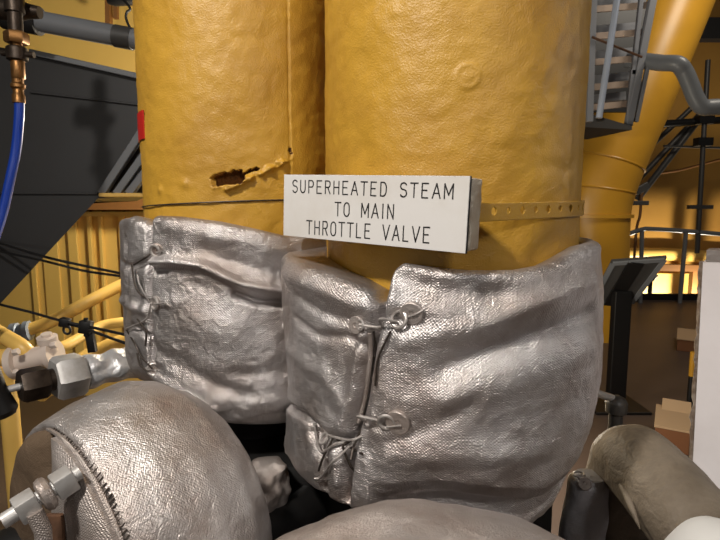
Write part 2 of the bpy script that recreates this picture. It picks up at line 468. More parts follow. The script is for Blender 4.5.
# perforated strap: leaves the block, runs tangent on to the pipe and round it
s0 = cen + ex * (W / 2 - .004) - nsg * (.0046 + BT * .35)
c2 = V((RC[0], RC[1], 0)); v2 = V((s0.x, s0.y, 0)) - c2; dd = v2.length; rs = RR + .0035
phi = math.atan2(v2.x, -v2.y)                     # angle of strap start about pipe
beta = math.acos(rs / dd)
tang = phi + beta
path = []
tp = V((RC[0] + rs * math.sin(tang), RC[1] - rs * math.cos(tang), 0)); sp2 = V((s0.x, s0.y, 0))
Ls = (tp - sp2).length; step = .0011
for k in range(int(Ls / step)): path.append(sp2.lerp(tp, k * step / Ls))
for k in range(int((3.3) * rs / .0014)):
    a = tang + k * .0014 / rs
    path.append(V((RC[0] + rs * math.sin(a), RC[1] - rs * math.cos(a), 0)))
zt1 = on_cyl(482, 212.5, *RC, rs)[1]; zt1 = CAM.z + (ray(484, 213) * (s0.y / ray(484, 213).y)).z
zt2 = on_cyl(572, 206.5, *RC, rs)[1]
sh = .0185; NZ = 18
cum = [0]
for a, b_ in zip(path, path[1:]): cum.append(cum[-1] + (b_ - a).length)
ref = tang + 1.0
Lref = Ls + 1.0 * rs
bm = B(); grid = []
for p, s in zip(path, cum):
    zc = zt1 + (zt2 - zt1) * min(s / Lref, 1.)
    nz = -.0012 * noise.noise(V((s * 60, 0, 0)))
    grid.append([bm.verts.new(V((p.x, p.y, zc + sh * (k / NZ - .5)))) for k in range(NZ + 1)])
hc = [.012 + .0235 * i for i in range(24)]
for i in range(len(grid) - 1):
    for k in range(NZ):
        s = (cum[i] + cum[i + 1]) / 2; z = (k + .5) / NZ * sh - sh / 2
        big = any(math.hypot(s - h, z - .001) < (.0040 if n_ % 2 else .0030) for n_, h in enumerate(hc))
        if not big: bm.faces.new((grid[i][k], grid[i + 1][k], grid[i + 1][k + 1], grid[i][k + 1]))
bmesh.ops.delete(bm, geom=[v for v in bm.verts if not v.link_faces], context='VERTS')
so = link('perforated_strap', bm, YEL, rp)
md = so.modifiers.new('thick', 'SOLIDIFY'); md.thickness = .0012; md.offset = 0
tag(so, 'yellow perforated strap standing off the pipe beside the sign')

# ------------------------------------------------------------------ insulation jackets
def jacket(cx, cy, Rin, th, prof_r, ztop, zbot, disp, nz, clip=None, rr=.010):
    """closed ring: outer face (dense), rolled top rim, inner face, rolled bottom rim"""
    Zt = np.array([ztop(t) for t in th]); Zb = np.array([zbot(t) for t in th])
    k = 7
    sv = np.linspace(0, 1, nz)
    T, S = np.meshgrid(th, sv, indexing='ij')
    Z = Zb[:, None] + (Zt - Zb)[:, None] * S
    R = prof_r(T, S, Z)
    Dp = disp(T, Z)
    # rounding at the rims
    dt = np.clip((Z - (Zt[:, None] - rr)) / rr, 0, 1); db = np.clip(((Zb[:, None] + rr * .6) - Z) / (rr * .6), 0, 1)
    R = R + Dp * (1 - .7 * db) - rr * (1 - np.sqrt(1 - dt ** 2 * .98)) - rr * .6 * (1 - np.sqrt(1 - db ** 2 * .98))
    R = np.maximum(R, Rin + .003)
    if clip is not None:
        tg, dpl = clip
        cs = np.cos(T - tg); lim = np.where(cs > .05, dpl / np.maximum(cs, .05), 9.)
        soft = lim
        R = np.minimum(R, soft); R = np.maximum(R, Rin + .0025)
    inner = np.full((len(th), 2), Rin + .0015)
    Rall = np.concatenate([R, np.stack([np.maximum(R[:, -1] - .004, Rin + .002), inner[:, 0], inner[:, 0], np.maximum(R[:, 0] - .004, Rin + .002)], 1)], 1)
    Zall = np.concatenate([Z, np.stack([Zt + .0005, Zt - .004, Zb + .004, Zb - .0002], 1)], 1)
    pts = np.stack([cx + Rall * np.sin(T[:, :1]), cy - Rall * np.cos(T[:, :1]), Zall], -1)
    uv = np.stack([np.broadcast_to(T[:, :1] * .215, Zall.shape), Zall], -1)
    bm = B(); grid_mesh(bm, pts, uv); return bm

def foldset(folds, c, R):
    out = []
    for pts, amp, w in folds:
        out.append(([(t * R, z) for t, z in (on_cyl(x, y, *c, R) for x, y in pts)], amp, w))
    return out
gapdir = math.atan2(LC[0] - RC[0], -(LC[1] - RC[1]))      # theta, about the right pipe, of the left pipe
sepd = math.hypot(LC[0] - RC[0], LC[1] - RC[1])
gapR = RR + (sepd - RR - LR) / 2 - .001
gapL = sepd - gapR - .002
gapdirL = math.atan2(RC[0] - LC[0], -(RC[1] - LC[1]))

# ---- right jacket
RBAG = .221
ft = foldset([
    ([(408, 338), (440, 331), (480, 326), (530, 306), (580, 288), (602, 280)], .0075, .013),
    ([(446, 368), (490, 352), (540, 336), (585, 322), (602, 315)], -.0105, .015),
    ([(445, 392), (500, 382), (560, 362), (600, 350)], .005, .016),
    ([(400, 276), (450, 292), (500, 296)], -.006, .012),
    ([(395, 300), (420, 310), (445, 312)], .003, .008),
    ([(480, 424), (530, 416), (590, 400)], -.0012, .010),
    ([(390, 452), (450, 452), (520, 456), (556, 448)], .004, .014),
    ([(372, 448), (420, 428), (470, 404)], -.003, .010),
    ([(410, 400), (450, 398)], .003, .014),
    # seam between the flaps
    ([(386, 286), (381, 320), (374, 345), (368, 385), (358, 425), (352, 470), (348, 500)], -.026, .0045),
    ([(396, 290), (391, 320), (385, 345), (379, 385), (374, 425)], .004, .006),
    ([(366, 335), (360, 365), (356, 395), (345, 425)], .006, .007),
    # left flap
    ([(299, 272), (325, 285), (350, 300), (374, 306)], .007, .010),
    ([(308, 296), (330, 312), (352, 320)], -.005, .007),
    ([(305, 318), (325, 335), (350, 336), (370, 345)], -.006, .006),
    ([(300, 350), (330, 372), (345, 400)], .005, .012),
    ([(292, 330), (300, 380), (318, 405)], .0, .01),
    ([(276, 396), (292, 402), (310, 414), (324, 426)], -.013, .0045),
    ([(286, 440), (296, 470), (305, 490)], .010, .016),
    ([(322, 436), (330, 460), (328, 492)], -.010, .008),
    ([(340, 450), (344, 480)], .005, .006),
    ([(384, 318), (402, 318)], -.004, .008), ([(372, 424), (392, 420)], -.004, .007),
    ([(318, 430), (352, 440)], -.008, .007),
], RC, RBAG)
seam_t = on_cyl(378, 330, *RC, RBAG)[0]
def rb_disp(T, Z):
    x = .22 * np.sin(T); y = -.22 * np.cos(T)
    d = .0028 * vnoise(x, y, Z, 9, 2) + .0012 * vnoise(x, y, Z, 26, 3) + .0008 * vnoise(x, y, Z, 80, 2)
    for pl, a, w in ft: d = d + a * np.exp(-(seg_dist(T * RBAG, Z, pl) / w) ** 2)
    return d
def interp_z(keys, c, R):
    kk = sorted(on_cyl(x, y, *c, R) for x, y in keys)
    ts = [k[0] for k in kk]; zs_ = [k[1] for k in kk]
    def f(t):
        while t > PI: t -= 2 * PI
        return float(np.interp(t, ts, zs_))
    return f
def smoothf(f, w=.02):
    return lambda t: (f(t - w) + f(t - w / 2) + f(t) + f(t + w / 2) + f(t + w)) / 5
rb_top = smoothf(interp_z([(290, 252), (302, 257), (320, 268), (350, 280), (372, 291), (380, 304), (388, 302), (394, 270), (402, 264), (430, 268), (470, 272), (520, 272), (560, 266), (590, 252), (603, 245)], RC, RBAG - .004), .008)
zhem = P(480, 516, .575).z
zlob = P(310, 502, .585).z
rb_botr = smoothf(interp_z([(375, 520), (420, 518), (450, 519), (500, 528), (534, 530), (560, 512), (582, 468), (598, 424)], RC, .196), .03)
def rb_bot(t):
    k = min(1, max(0, (t - seam_t + .1) / .15))
    return zlob * (1 - k) + rb_botr(t) * k if -2.4 < t < 2.4 else zlob
zbulge = P(450, 474, .535).z
def rb_prof(T, S, Z):
    zr = Z
    rel = S * (np.array([rb_top(t) - rb_bot(t) for t in T[:, 0]])[:, None])
    r1 = np.interp(zr, [1.1, 1.2, 1.24, 1.30, 1.40, 1.44, 1.5], [.216, .2215, .2235, .226, .223, .218, .215])
    r1 = r1 + np.interp(rel, [0, .005, .012, .020, .032, .044, .060, .08], [-.024, -.025, -.033, -.036, -.030, -.010, -.001, 0])
    r2 = np.interp(zr, [1.12, 1.145, 1.17, 1.22, 1.26, 1.40, 1.44, 1.5], [.205, .216, .220, .219, .216, .222, .220, .216])
    w = np.clip((T - seam_t + .04) / .10, 0, 1); w = np.where(T > 2.6, 0, w)
    return r1 * w + r2 * (1 - w) - .0175 * np.sin(T) - .001
th = theta_list(-1.75, 1.9, .0092, .05)
bag = thing('insulation_jacket', (RC[0], RC[1], rb_bot(0)), 'large silver painted cloth insulation jacket laced round the right-hand pipe under the sign', 'insulation jacket')
rbo = link('cloth_wrap', jacket(*RC, RR + .002, th, rb_prof, rb_top, rb_bot, rb_disp, 125, (gapdir, gapR)), BAG, bag)
rb = bvh_of(rbo)

LASTW = [None]
def washer(bvh, px, py, r, parent, name='washer', m=BAGW, tilt=V((0, 0, 0))):
    c, n = hit(bvh, px, py, 0.)
    n = (n + tilt).normalized()
    bm = B()
    prof = [(-.003, r), (.0014, r), (.0022, r * .93), (.0022, r * .3), (.0012, r * .22)]
    lathe(bm, c + n * .0012, n, prof, 28)
    o = link(name, bm, m, parent); LASTW[0] = o; return o, c, n
def eyelet(c, n, R, r, parent, tilt=V((0, 0, 0)), m=WIRE):
    bm = B(); torus(bm, c, (n + tilt), R, r, 26, 8); return link('lacing_ring', bm, m, LASTW[0])
def wire(bvh, pix, r, parent, off=.003, m=WIRE, name='lacing_wire', n=8, offs=None):
    pts = []
    for i, (x, y) in enumerate(pix):
        o = offs[i] if offs else off
        pts.append(hit(bvh, x, y, o)[0])
    bm = B(); tube(bm, catmull(pts, n), r, 8); return link(name, bm, m, parent)

_, c, n = washer(rb, 412, 313, .0125, bag)
eyelet(hit(rb, 401, 321, .0075)[0], hit(rb, 403, 320)[1], .0085, .0022, bag, V((-.2, -.1, .2)))
wire(rb, [(424, 310), (416, 313), (408, 317)], .0012, bag, .0045)
washer(rb, 357, 325, .0100, bag, m=BAGW)
bm = B(); torus(bm, hit(rb, 362, 325, .004)[0], hit(rb, 362, 325)[1] + V((-.8, 0, 0)), .0055, .0016, 20, 8); link('lacing_ring', bm, WIRE, bag)
wire(rb, [(362, 324), (374, 321), (384, 319), (396, 321)], .0016, bag, offs=[.006, .012, .012, .009])
wire(rb, [(362, 328), (374, 324), (386, 321), (396, 323)], .0014, bag, offs=[.006, .013, .013, .009])
wire(rb, [(369, 332), (370, 350), (368, 372), (364, 398), (358, 422)], .0030, bag, .001, BAGW, 'seam_cord')
wire(rb, [(371, 330), (373, 350), (372, 372), (368, 398), (361, 425)], .0012, bag, .0045, DWIRE)
wire(rb, [(391, 331), (385, 342), (379, 360), (376, 385)], .0012, bag, .0025, DWIRE, 'stitching')
_, c, n = washer(rb, 398, 422, .0140, bag)
eyelet(hit(rb, 387, 420, .0035)[0], hit(rb, 389, 420)[1], .0085, .0020, bag)
wire(rb, [(402, 423), (394, 425), (388, 426)], .0012, bag, .005)
wire(rb, [(380, 418), (368, 414), (362, 418), (350, 432), (340, 440), (330, 432)], .0016, bag, offs=[.004, .014, .016, .014, .008, .004])
_, c, n = washer(rb, 325, 432, .0095, bag, m=BAGW)
eyelet(hit(rb, 326, 440, .004)[0], hit(rb, 326, 440)[1], .0065, .0018, bag)
for pix, m_ in (([(316, 425), (318, 440), (326, 450), (338, 446), (350, 438)], WIRE), ([(352, 440), (343, 452), (334, 460), (322, 474), (317, 476)], WIRE),
                ([(350, 436), (345, 448), (347, 462), (352, 472), (350, 492)], DWIRE), ([(362, 418), (352, 444), (356, 460)], DWIRE), ([(340, 436), (352, 448), (364, 452)], DWIRE),
                ([(336, 440), (328, 456), (320, 468)], DWIRE)):
    wire(rb, pix, .0015, bag, .006, m_, 'lacing_wire')
# bottom hem cord of the jacket
pts = []
for k in range(62):
    t = seam_t + .2 + k * .03
    z = rb_bot(t); r = float(rb_prof(np.array([[t]]), np.array([[0.]]), np.array([[z]]))[0, 0]) - .004
    pts.append(V((RC[0] + r * math.sin(t), RC[1] - r * math.cos(t), z + .001 + .001 * math.sin(k * 1.7))))
bm = B(); tube(bm, pts, .0045, 8, wob=.0015); tag(link('hem', bm, BAGW, bag), 'stitched bottom hem')

# ---- left jacket
LBAG = .200
ftl = foldset([
    ([(157, 261), (178, 261), (202, 264), (222, 274), (245, 284), (292, 292)], .0125, .0068),
    ([(236, 294), (258, 301), (296, 305)], -.013, .006),
    ([(156, 270), (166, 270)], -.009, .005), ([(190, 282), (215, 292)], -.002, .008),
    ([(205, 250), (240, 264), (290, 276)], -.0045, .010),
    ([(168, 226), (220, 236), (285, 252)], .004, .012),
    ([(149, 215), (150, 250), (150, 300), (151, 340), (152, 372)], -.012, .005),
    ([(138, 225), (133, 270), (136, 310), (132, 350)], .004, .01),
    ([(126, 240), (128, 290), (124, 340)], -.005, .007), ([(122, 262), (132, 268), (148, 262)], -.006, .006), ([(124, 300), (134, 306), (148, 312)], .005, .007), ([(124, 332), (136, 326), (148, 336)], -.006, .006),
    ([(155, 350), (180, 365), (215, 385), (245, 398)], -.006, .013),
    ([(150, 372), (180, 392), (215, 412)], .004, .009),
    ([(190, 320), (220, 330)], .005, .025),
    ([(235, 375), (280, 372)], -.004, .012), ([(225, 400), (290, 402)], .004, .012),
    ([(150, 308), (175, 302)], .003, .01), ([(150, 256), (160, 252)], -.004, .006), ([(150, 304), (160, 303)], -.004, .006), ([(150, 370), (160, 370)], -.005, .007),
], LC, LBAG)
def lb_disp(T, Z):
    x = .2 * np.sin(T) + 5; y = -.2 * np.cos(T)
    d = .0025 * vnoise(x, y, Z, 10, 2) + .0011 * vnoise(x, y, Z, 28, 3) + .0008 * vnoise(x, y, Z, 80, 2)
    for pl, a, w in ftl: d = d + a * np.exp(-(seg_dist(T * LBAG, Z, pl) / w) ** 2)
    return d
lb_top = smoothf(interp_z([(124, 219), (132, 216), (145, 221), (149, 226), (154, 216), (180, 217), (220, 222), (250, 228), (290, 237)], LC, LBAG - .004), .012)
lb_bot = smoothf(interp_z([(120, 372), (135, 382), (150, 385), (180, 405), (205, 420), (230, 427), (260, 428), (290, 426)], LC, LBAG - .004), .02)
def lb_prof(T, S, Z):
    return .200 - .012 * np.clip((.12 - S) / .12, 0, 1) ** 2 + .003 * np.sin(S * PI)
th = theta_list(-1.8, 1.6, .0095, .05)
lbag = thing('insulation_jacket', (LC[0], LC[1], lb_bot(0)), 'silver painted cloth insulation jacket with a long crease round the left-hand pipe', 'insulation jacket')
lbo = link('cloth_wrap', jacket(*LC, LR + .002, th, lb_prof, lb_top, lb_bot, lb_disp, 120, (gapdirL, gapL)), BAG, lbag)
lb = bvh_of(lbo)
for (x, y) in ((157, 250), (157, 303), (153, 369)):
    washer(lb, x + 1, y, .0105, lbag, m=BAGW)
    c, n = hit(lb, x, y, .0045); eyelet(c, n, .0082, .0021, lbag, V((-.25, 0, .1)))
    wire(lb, [(x - 4, y), (x + 3, y + 1), (x + 10, y)], .0012, lbag, .006)
for pix in ([(153, 250), (146, 256), (136, 262)], [(134, 262), (138, 280), (143, 292), (153, 302)], [(155, 302), (147, 316), (133, 324), (130, 330)],
            [(130, 328), (138, 342), (145, 356), (152, 367)], [(148, 300), (144, 286), (141, 275)], [(150, 372), (144, 364), (141, 352)], [(141, 318), (147, 330), (147, 345)]):
    wire(lb, pix, .0014, lbag, .006, DWIRE if random.random() < .4 else WIRE)

# ---- barrel covers
def barrel(center, axis, prof, n=160, sub=.006, disp=None, flat=1., up=None):
    x, y, d = frame(V(axis))
    # resample profile
    P2 = []
    for (a, ra), (b_, rb_) in zip(prof, prof[1:]):
        k = max(1, int(math.hypot(b_ - a, rb_ - ra) / sub))
        for i in range(k): P2.append((a + (b_ - a) * i / k, ra + (rb_ - ra) * i / k))
    P2.append(prof[-1])
    nu, nv = n, len(P2)
    pts = np.zeros((nu, nv, 3)); uv = np.zeros((nu, nv, 2))
    acc = [0]
    for (a, ra), (b_, rb_) in zip(P2, P2[1:]): acc.append(acc[-1] + math.hypot(b_ - a, rb_ - ra))
    for i in range(nu):
        t = 2 * PI * i / nu; o = x * math.cos(t) + y * math.sin(t)
        for j, (a, r) in enumerate(P2):
            p = V(center) + d * a + o * r
            if disp: 
                k = disp(p, t, a, r); p = p + (o * .9 + d * .0) * k
            pts[i, j] = p; uv[i, j] = (t * .15, acc[j])
    bm = B(); vs = grid_mesh(bm, pts, uv, True, False)
    bm.faces.new([v[0] for v in vs]); bm.faces.new(list(reversed([v[-1] for v in vs])))
    return bm
ax = V((.615, .788, 0)).normalized()
fc = P(66, 571, .465)
RD = .140
dpz = lambda p, t, a, r: (.006 * noise.noise(p * 8) + .004 * noise.noise(p * 21) + .0015 * noise.noise(p * 60)) * min(1, r / .1)
drum = thing('flange_cover', fc + ax * .05 - V((0, 0, RD)), 'big drum-shaped silver cloth cover at lower left with a stitched rim', 'insulation cover')
bm = barrel(fc, ax, [(.012, .03), (.010, RD - .012), (.004, RD - .004), (.003, RD + .001), (.014, RD + .006), (.045, RD + .015), (.08, RD + .019), (.115, RD + .013), (.145, RD - .006), (.168, RD - .036), (.18, RD - .085), (.182, .02)], 200, .005, dpz)
bm2 = B(); tube(bm2, [fc + ax * .1 - V((0, 0, .1)), fc + ax * .34 - V((0, 0, .1))], .035, 24); tag(link('neck', bm2, BLACK, drum), 'black neck')
dro = link('cloth_cover', bm, BAGF, drum); dr = bvh_of(dro)
# two halves of the end face
fx, fy, _ = frame(ax)
def half(a0, a1, off, r0, r1, m, lab, th_=.012):
    bm = B(); n = 40; m_ = 14
    g = []
    upv = V((0, 0, 1)); side = ax.cross(upv).normalized(); 
    for i in range(n + 1):
        a = math.radians(a0 + (a1 - a0) * i / n)
        o = side * math.sin(a) + upv * math.cos(a)
        row = []
        for j in range(m_ + 1):
            r = r0 + (r1 - r0) * j / m_
            edge = max(abs(2 * j / m_ - 1), abs(2 * i / n - 1)) ** 8
            p = fc + o * r - ax * (off + th_ * (1 - .8 * edge) + .003 * noise.noise((fc + o * r) * 25))
            row.append(bm.verts.new(p))
        g.append(row)
    bk = [[bm.verts.new(v.co + ax * (ax.dot(fc + ax * .006 - v.co))) for v in row] for row in g]
    for G_, in ((g,), (bk,)):
        for i in range(n):
            for j in range(m_): bm.faces.new((G_[i][j], G_[i + 1][j], G_[i + 1][j + 1], G_[i][j + 1]))
    for i in range(n):
        for j in (0, m_): bm.faces.new((g[i][j], g[i + 1][j], bk[i + 1][j], bk[i][j]))
    for j in range(m_):
        for i in (0, n): bm.faces.new((g[i][j], g[i][j + 1], bk[i][j + 1], bk[i][j]))
    uvl = bm.loops.layers.uv.verify()
    for f in bm.faces:
        for l in f.loops:
            q = l.vert.co - fc; l[uvl].uv = (q.dot(side), q.z)
    return tag(link('end_pad', bm, m, drum), lab)
half(2, 130, .004, .03, RD - .001, BAGW, 'silver grey half of the end face')
half(-100, -5, -.004, .045, RD - .004, BAGD, 'brown stained half of the end face')
# stitches along the rim
bm = B(); upv = V((0, 0, 1)); side = ax.cross(upv).normalized()
for k in range(62):
    a = math.radians(-4 + k * 2.2 + random.uniform(-.4, .4))
    o = side * math.sin(a) + upv * math.cos(a); tdir = side * math.cos(a) - upv * math.sin(a)
    c = fc + o * (RD + .0012) + ax * .002
    rod(bm, c - ax * .003 + tdir * .0016 - o * .0012, c + ax * .004 + o * .0012 - tdir * .0016, .0006 + .0003 * random.random(), 6)
tag(link('stitching', bm, DWIRE, drum), 'dark whip stitching round the rim')
bm = B()
tube(bm, [fc + (side * math.sin(math.radians(a)) + upv * math.cos(math.radians(a))) * (RD + .001) - ax * .001 for a in range(-6, 132, 3)], .0018, 8, wob=.001)
link('rim_cord', bm, BAGW, drum)

# centre low cover in front of the right jacket
dc = P(420, 600, .40)
ctr = thing('valve_cover', V((.055, .42, 1.02)), 'rounded silver cloth cover in the bottom centre below the right-hand jacket', 'insulation cover')
bm = B()
nu, nv = 150, 70
pts = np.zeros((nu, nv, 3)); uv = np.zeros((nu, nv, 2))
for i in range(nu):
    t = 2 * PI * i / nu
    for j in range(nv):
        f = -PI / 2 + .05 + (PI - .1) * j / (nv - 1)
        cf = math.copysign(abs(math.cos(f)) ** .75, math.cos(f)); sf = math.copysign(abs(math.sin(f)) ** .9, math.sin(f))
        p = V((.055, .405, 1.108)) + V((math.cos(t) * .185 * cf, math.sin(t) * .105 * cf, sf * .125))
        p += (p - V((.055, .405, 1.108))).normalized() * (.005 * noise.noise(p * 10) + .003 * noise.noise(p * 26) + .001 * noise.noise(p * 70))
        pts[i, j] = p; uv[i, j] = (t * .15, f * .14)
vs = grid_mesh(bm, pts, uv, True, False); bm.faces.new([v[0] for v in vs]); bm.faces.new(list(reversed([v[-1] for v in vs])))
link('cloth_cover', bm, BAGW, ctr)
bm = B(); tube(bm, [V((.055, .43, 1.06)), V((.055, .76, 1.05))], .05, 24); tag(link('neck', bm, IRON, ctr), 'dark iron neck')

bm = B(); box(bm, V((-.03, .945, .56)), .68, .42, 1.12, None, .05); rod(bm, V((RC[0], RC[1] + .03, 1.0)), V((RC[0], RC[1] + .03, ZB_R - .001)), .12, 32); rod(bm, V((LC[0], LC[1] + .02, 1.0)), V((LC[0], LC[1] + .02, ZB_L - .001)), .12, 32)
single('added_gap_block', bm, BLACK, 'black block added to darken the gap under the two laced jackets', 'valve')  # added block, keeps the gap below the jackets black and carries the pipes
# small covers seen in the gaps
bm = barrel(P(268, 545, .70) + V((0, 0, .02)), V((0, 0, 1)), [(-.05, .02), (-.045, .03), (0, .036), (.07, .034), (.100, .026), (.108, .01)], 60, .004, lambda p, t, a, r: .010 * noise.noise(p * 28) + .008 * noise.noise(p * 70))
single('pipe_cover', bm, BAGW, 'small crumpled silver wrap in the dark gap beside the lower left drum cover', 'insulation cover')
sc = thing('pipe_cover', P(582, 560, .80) + V((0, 0, -.1)), 'small grey cloth cover at bottom right beside the dusty grey elbow', 'insulation cover')
bm = barrel(P(580, 560, .80), V((.05, 0, 1)), [(-.08, .02), (-.07, .030), (0, .034), (.08, .033), (.14, .030), (.150, .022), (.152, .008)], 70, .005, lambda p, t, a, r: .005 * noise.noise(p * 25))
sco = link('cloth_cover', bm, BAGG, sc); sb = bvh_of(sco)
bm = B(); torus(bm, hit(sb, 579, 476, .003)[0], hit(sb, 579, 476)[1], .008, .0018, 20, 8); link('lacing_ring', bm, WIRE, sc)
_ = washer(sb, 585, 484, .010, sc, m=BAGW)

# ------------------------------------------------------------------ dusty elbow, white panel, cap, lever
elb = thing('pipe_elbow', P(660, 520, .72) - V((0, 0, .1)), 'thick dusty grey canvas-wrapped pipe elbow at lower right', 'pipe')
path = catmull([P(790, 648, .50), P(722, 556, .60), P(684, 514, .66), P(651, 477, .735), P(634, 461, .79), P(624, 470, .83), P(619, 510, .84), P(620, 580, .84), P(620, 580, .84) + V((0, 0, -.96))], 10)
rad = [.058] * len(path)
bm = B(); tube(bm, path, rad, 48, wob=.0035)
elo = link('canvas_wrap', bm, ELB, elb); eb = bvh_of(elo)
bm = B(); tube(bm, [P(622, 484, .72), P(630, 503, .68), P(637, 521, .66), P(640, 529, .655)], [.006, .005, .003, .0008], 10)
tag(link('drip', bm, ELB, elb), 'pale hanging spike')
bm = B(); lathe(bm, P(722, 578, .50), (P(690, 512, .60) - P(725, 548, .55)), [(-.06, .03), (-.05, .046), (0, .052), (.030, .050), (.042, .042), (.047, .02)], 40)
for v in bm.verts: v.co += V((noise.noise(v.co * 30), noise.noise(v.co * 30 + V((3, 0, 0))), noise.noise(v.co * 30 + V((0, 3, 0))))) * .003
tag(link('end_cap', bm, CAPW, elb), 'white rounded cloth cap')

wp = thing('insulated_panel', P(715, 500, .95), 'tall white panel with a frayed edge at the right border', 'panel')
a, b_ = P(704, 250, .95), P(689, 520, .80)
# vertical slab with a slightly leaning left edge
TLp = P(703, 262, 1.02); BLp = P(690, 520, .80)
bm = B()
q0 = TLp; q1 = V((BLp.x, BLp.y, BLp.z)); 
right = V((.82, -.18, 0))
prism(bm, [q0, q0 + right, q1 + right, q1], V((.034, .045, 0)))
link('panel_board', bm, WHITE, wp, False)
bm = B()
pts = [q0.lerp(q1, k / 40) + V((.001, .004, 0)) + V((noise.noise(V((k * .9, 0, 0))) * .005, .002, 0)) for k in range(41)]
tube(bm, pts, .0042, 8, wob=.003)
tag(link('frayed_edge', bm, EDGE, wp), 'frayed brown edge strip')
bm = B(); prism(bm, [q0 + V((.004, -.002, .024)), q0 + V((.8, -.17, .024)), q0 + V((.8, -.17, .0005)), q0 + V((.004, -.002, .0005))], V((.036, .045, 0)))
tag(link('top_trim', bm, BAGW, wp, False), 'grey trim along the top')

lv = thing('valve_lever', V((P(616, 410, 1.05).x, 1.05, 0)), 'small chrome lever knob poking out right of the large jacket', 'lever')
bm = B(); tube(bm, catmull([P(590, 389, 1.02), P(600, 394, 1.03), P(612, 398, 1.05)]), .008, 10); link('handle', bm, CHROME, lv)
bm = B(); lathe(bm, P(616, 412, 1.05), V((0, 0, 1)), [(-P(616, 412, 1.05).z + .005, .012), (-.004, .014), (0, .021), (.02, .022), (.030, .017), (.036, .006)], 20); link('stem', bm, DUSTG, lv)

# ------------------------------------------------------------------ setting
def struct(name, bm, m, smooth=False): return tag(link(name, bm, m, None, smooth), kind='structure')
bm = B(); box(bm, (1.5, 3.6, -.06), 12, 9.4, .12); struct('floor', bm, FLOOR)
bm = B(); box(bm, (1.5, 10.6, 1.5), 22, .2, 9); struct('wall_back', bm, YELB)
bm = B(); box(bm, (-2.6, 4.1, 1.9), 6.2, .2, 3.9); struct('wall_left', bm, YELW)
# low ledge below the back rail
bm = B(); box(bm, (3.5, 8.27, .05), 9, .05, .1); struct('trim_deck_edge', bm, BLACK)
bm = B(); box(bm, (6, 10.44, -.45), 9, .1, 1.2); struct('trim_11', bm, YELW)  # paler copy of the back wall, brightness of the opening put into its colour
# ribs of the left wall
for i, (px, w, d) in enumerate(((72, .07, .03), (90, .03, .04), (101, .025, .04), (122, .05, .03), (30, .04, .02), (48, .12, .015))):
    p = P(px, 260, 3.95); bm = B(); box(bm, (p.x, 4.0 - d / 2, 1.06), w, d, 1.7, None, .004)
    tag(link('trim_%d' % (i + 1), bm, YELW, None, False), kind='structure')
bm = B(); p = P(120, 214, 3.9); q = P(60, 214, 3.9); box(bm, (-1.2, 3.92, p.z), 3.2, .16, .035); struct('trim_9', bm, YELW)
bm = B(); p = P(120, 206, 3.7); box(bm, (-1.0, 3.75, p.z + .02), 2.8, .5, .09); struct('trim_10', bm, BROWNSH)

# ---- dark grey casing, upper left
cas = thing('machine_casing', P(40, 300, 2.0) - V((.5, 0, .6)), 'big dark grey angular machine casing at left behind the blue hose', 'machine casing')
poly = [(-140, 20), (38, 54), (150, 79), (150, 196), (97, 197), (0, 304), (-140, 460)]
bm = B(); prism(bm, [P(x, y, 2.0) for x, y in poly], ray(60, 235) * .3)
bmesh.ops.bevel(bm, geom=list(bm.edges), offset=.006, segments=2, affect='EDGES')
link('body', bm, GREYC, cas, True)
bm = B(); p = P(-130, 400, 2.25); box(bm, V((p.x, 2.25, .55)), .16, .16, 1.1, None, .01); link('support_leg', bm, GREYC, cas, False)
for a, b_ in (((30, 52), (150, 79)),):
    bm = B(); bar(bm, P(*a, 1.985), P(*b_, 1.985), .022, .02, up=V((0, 1, 0)), bev=.003); tag(link('top_flange', bm, GREYP, cas, False), 'grey flange along the top edge')
bm = B(); bar(bm, P(30, 92, 1.995), P(150, 106, 1.995), .008, .012, bev=.002); link('seam_bar', bm, GREYC, cas, False)
bm = B(); bar(bm, P(-20, 193, 1.993), P(98, 193.5, 1.993), .008, .01, bev=.002); link('seam_bar', bm, GREYC, cas, False)
for k, (x0, x1) in enumerate(((102, 143), (117, 152), (129, 156))):  # stripes of light through a grating, modelled as pale bars
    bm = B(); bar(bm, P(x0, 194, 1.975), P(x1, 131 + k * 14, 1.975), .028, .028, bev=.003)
    tag(link('light_stripe_bar', bm, GREYP, cas, False), 'grey diagonal bar shaped as a stripe of light')
bm = B(); box(bm, P(122, 195, 1.96) + V((.045, 0, 0)), .24, .05, .014, None, .002); tag(link('ledge', bm, YELP, cas, False), 'tan ledge under the diagonal light stripes')

# ---- grey pipe, hose and fittings, upper left
gp = thing('grey_pipe', P(60, 26, 1.85), 'horizontal grey pipe crossing the top left corner', 'pipe')
bm = B(); tube(bm, catmull([P(-150, -10, 3.97), P(-150, -14, 2.1), P(-60, 3, 1.85), P(32, 20, 1.85), P(96, 32, 1.85), P(160, 44, 1.85), P(330, 76, 1.85)], 6), .034, 24); link('pipe', bm, GREYP, gp)
bm = B(); d = P(160, 44, 1.85) - P(-60, 3, 1.85); disc_rod(bm, P(22, 18, 1.85), d, .046, .12); tag(link('sleeve', bm, BLACKR, gp), 'black sleeve')
bm = B(); disc_rod(bm, P(124, 37.5, 1.85), d, .0365, .06); tag(link('sleeve', bm, DUSTG, gp), 'dark grey sleeve')
hs = thing('air_hose', P(0, 225, 1.42), 'blue hose hanging from a brass fitting at left edge', 'hose')
bm = B(); tube(bm, catmull([P(19.5, 100, 1.45), P(19, 120, 1.45), P(16, 150, 1.45), P(10, 180, 1.44), P(2, 215, 1.43), P(-14, 262, 1.4), P(-40, 330, 1.38)]), .0125, 16); tag(link('hose', bm, BLUE, hs), 'blue rubber hose')
up = V((.02, 0, 1))
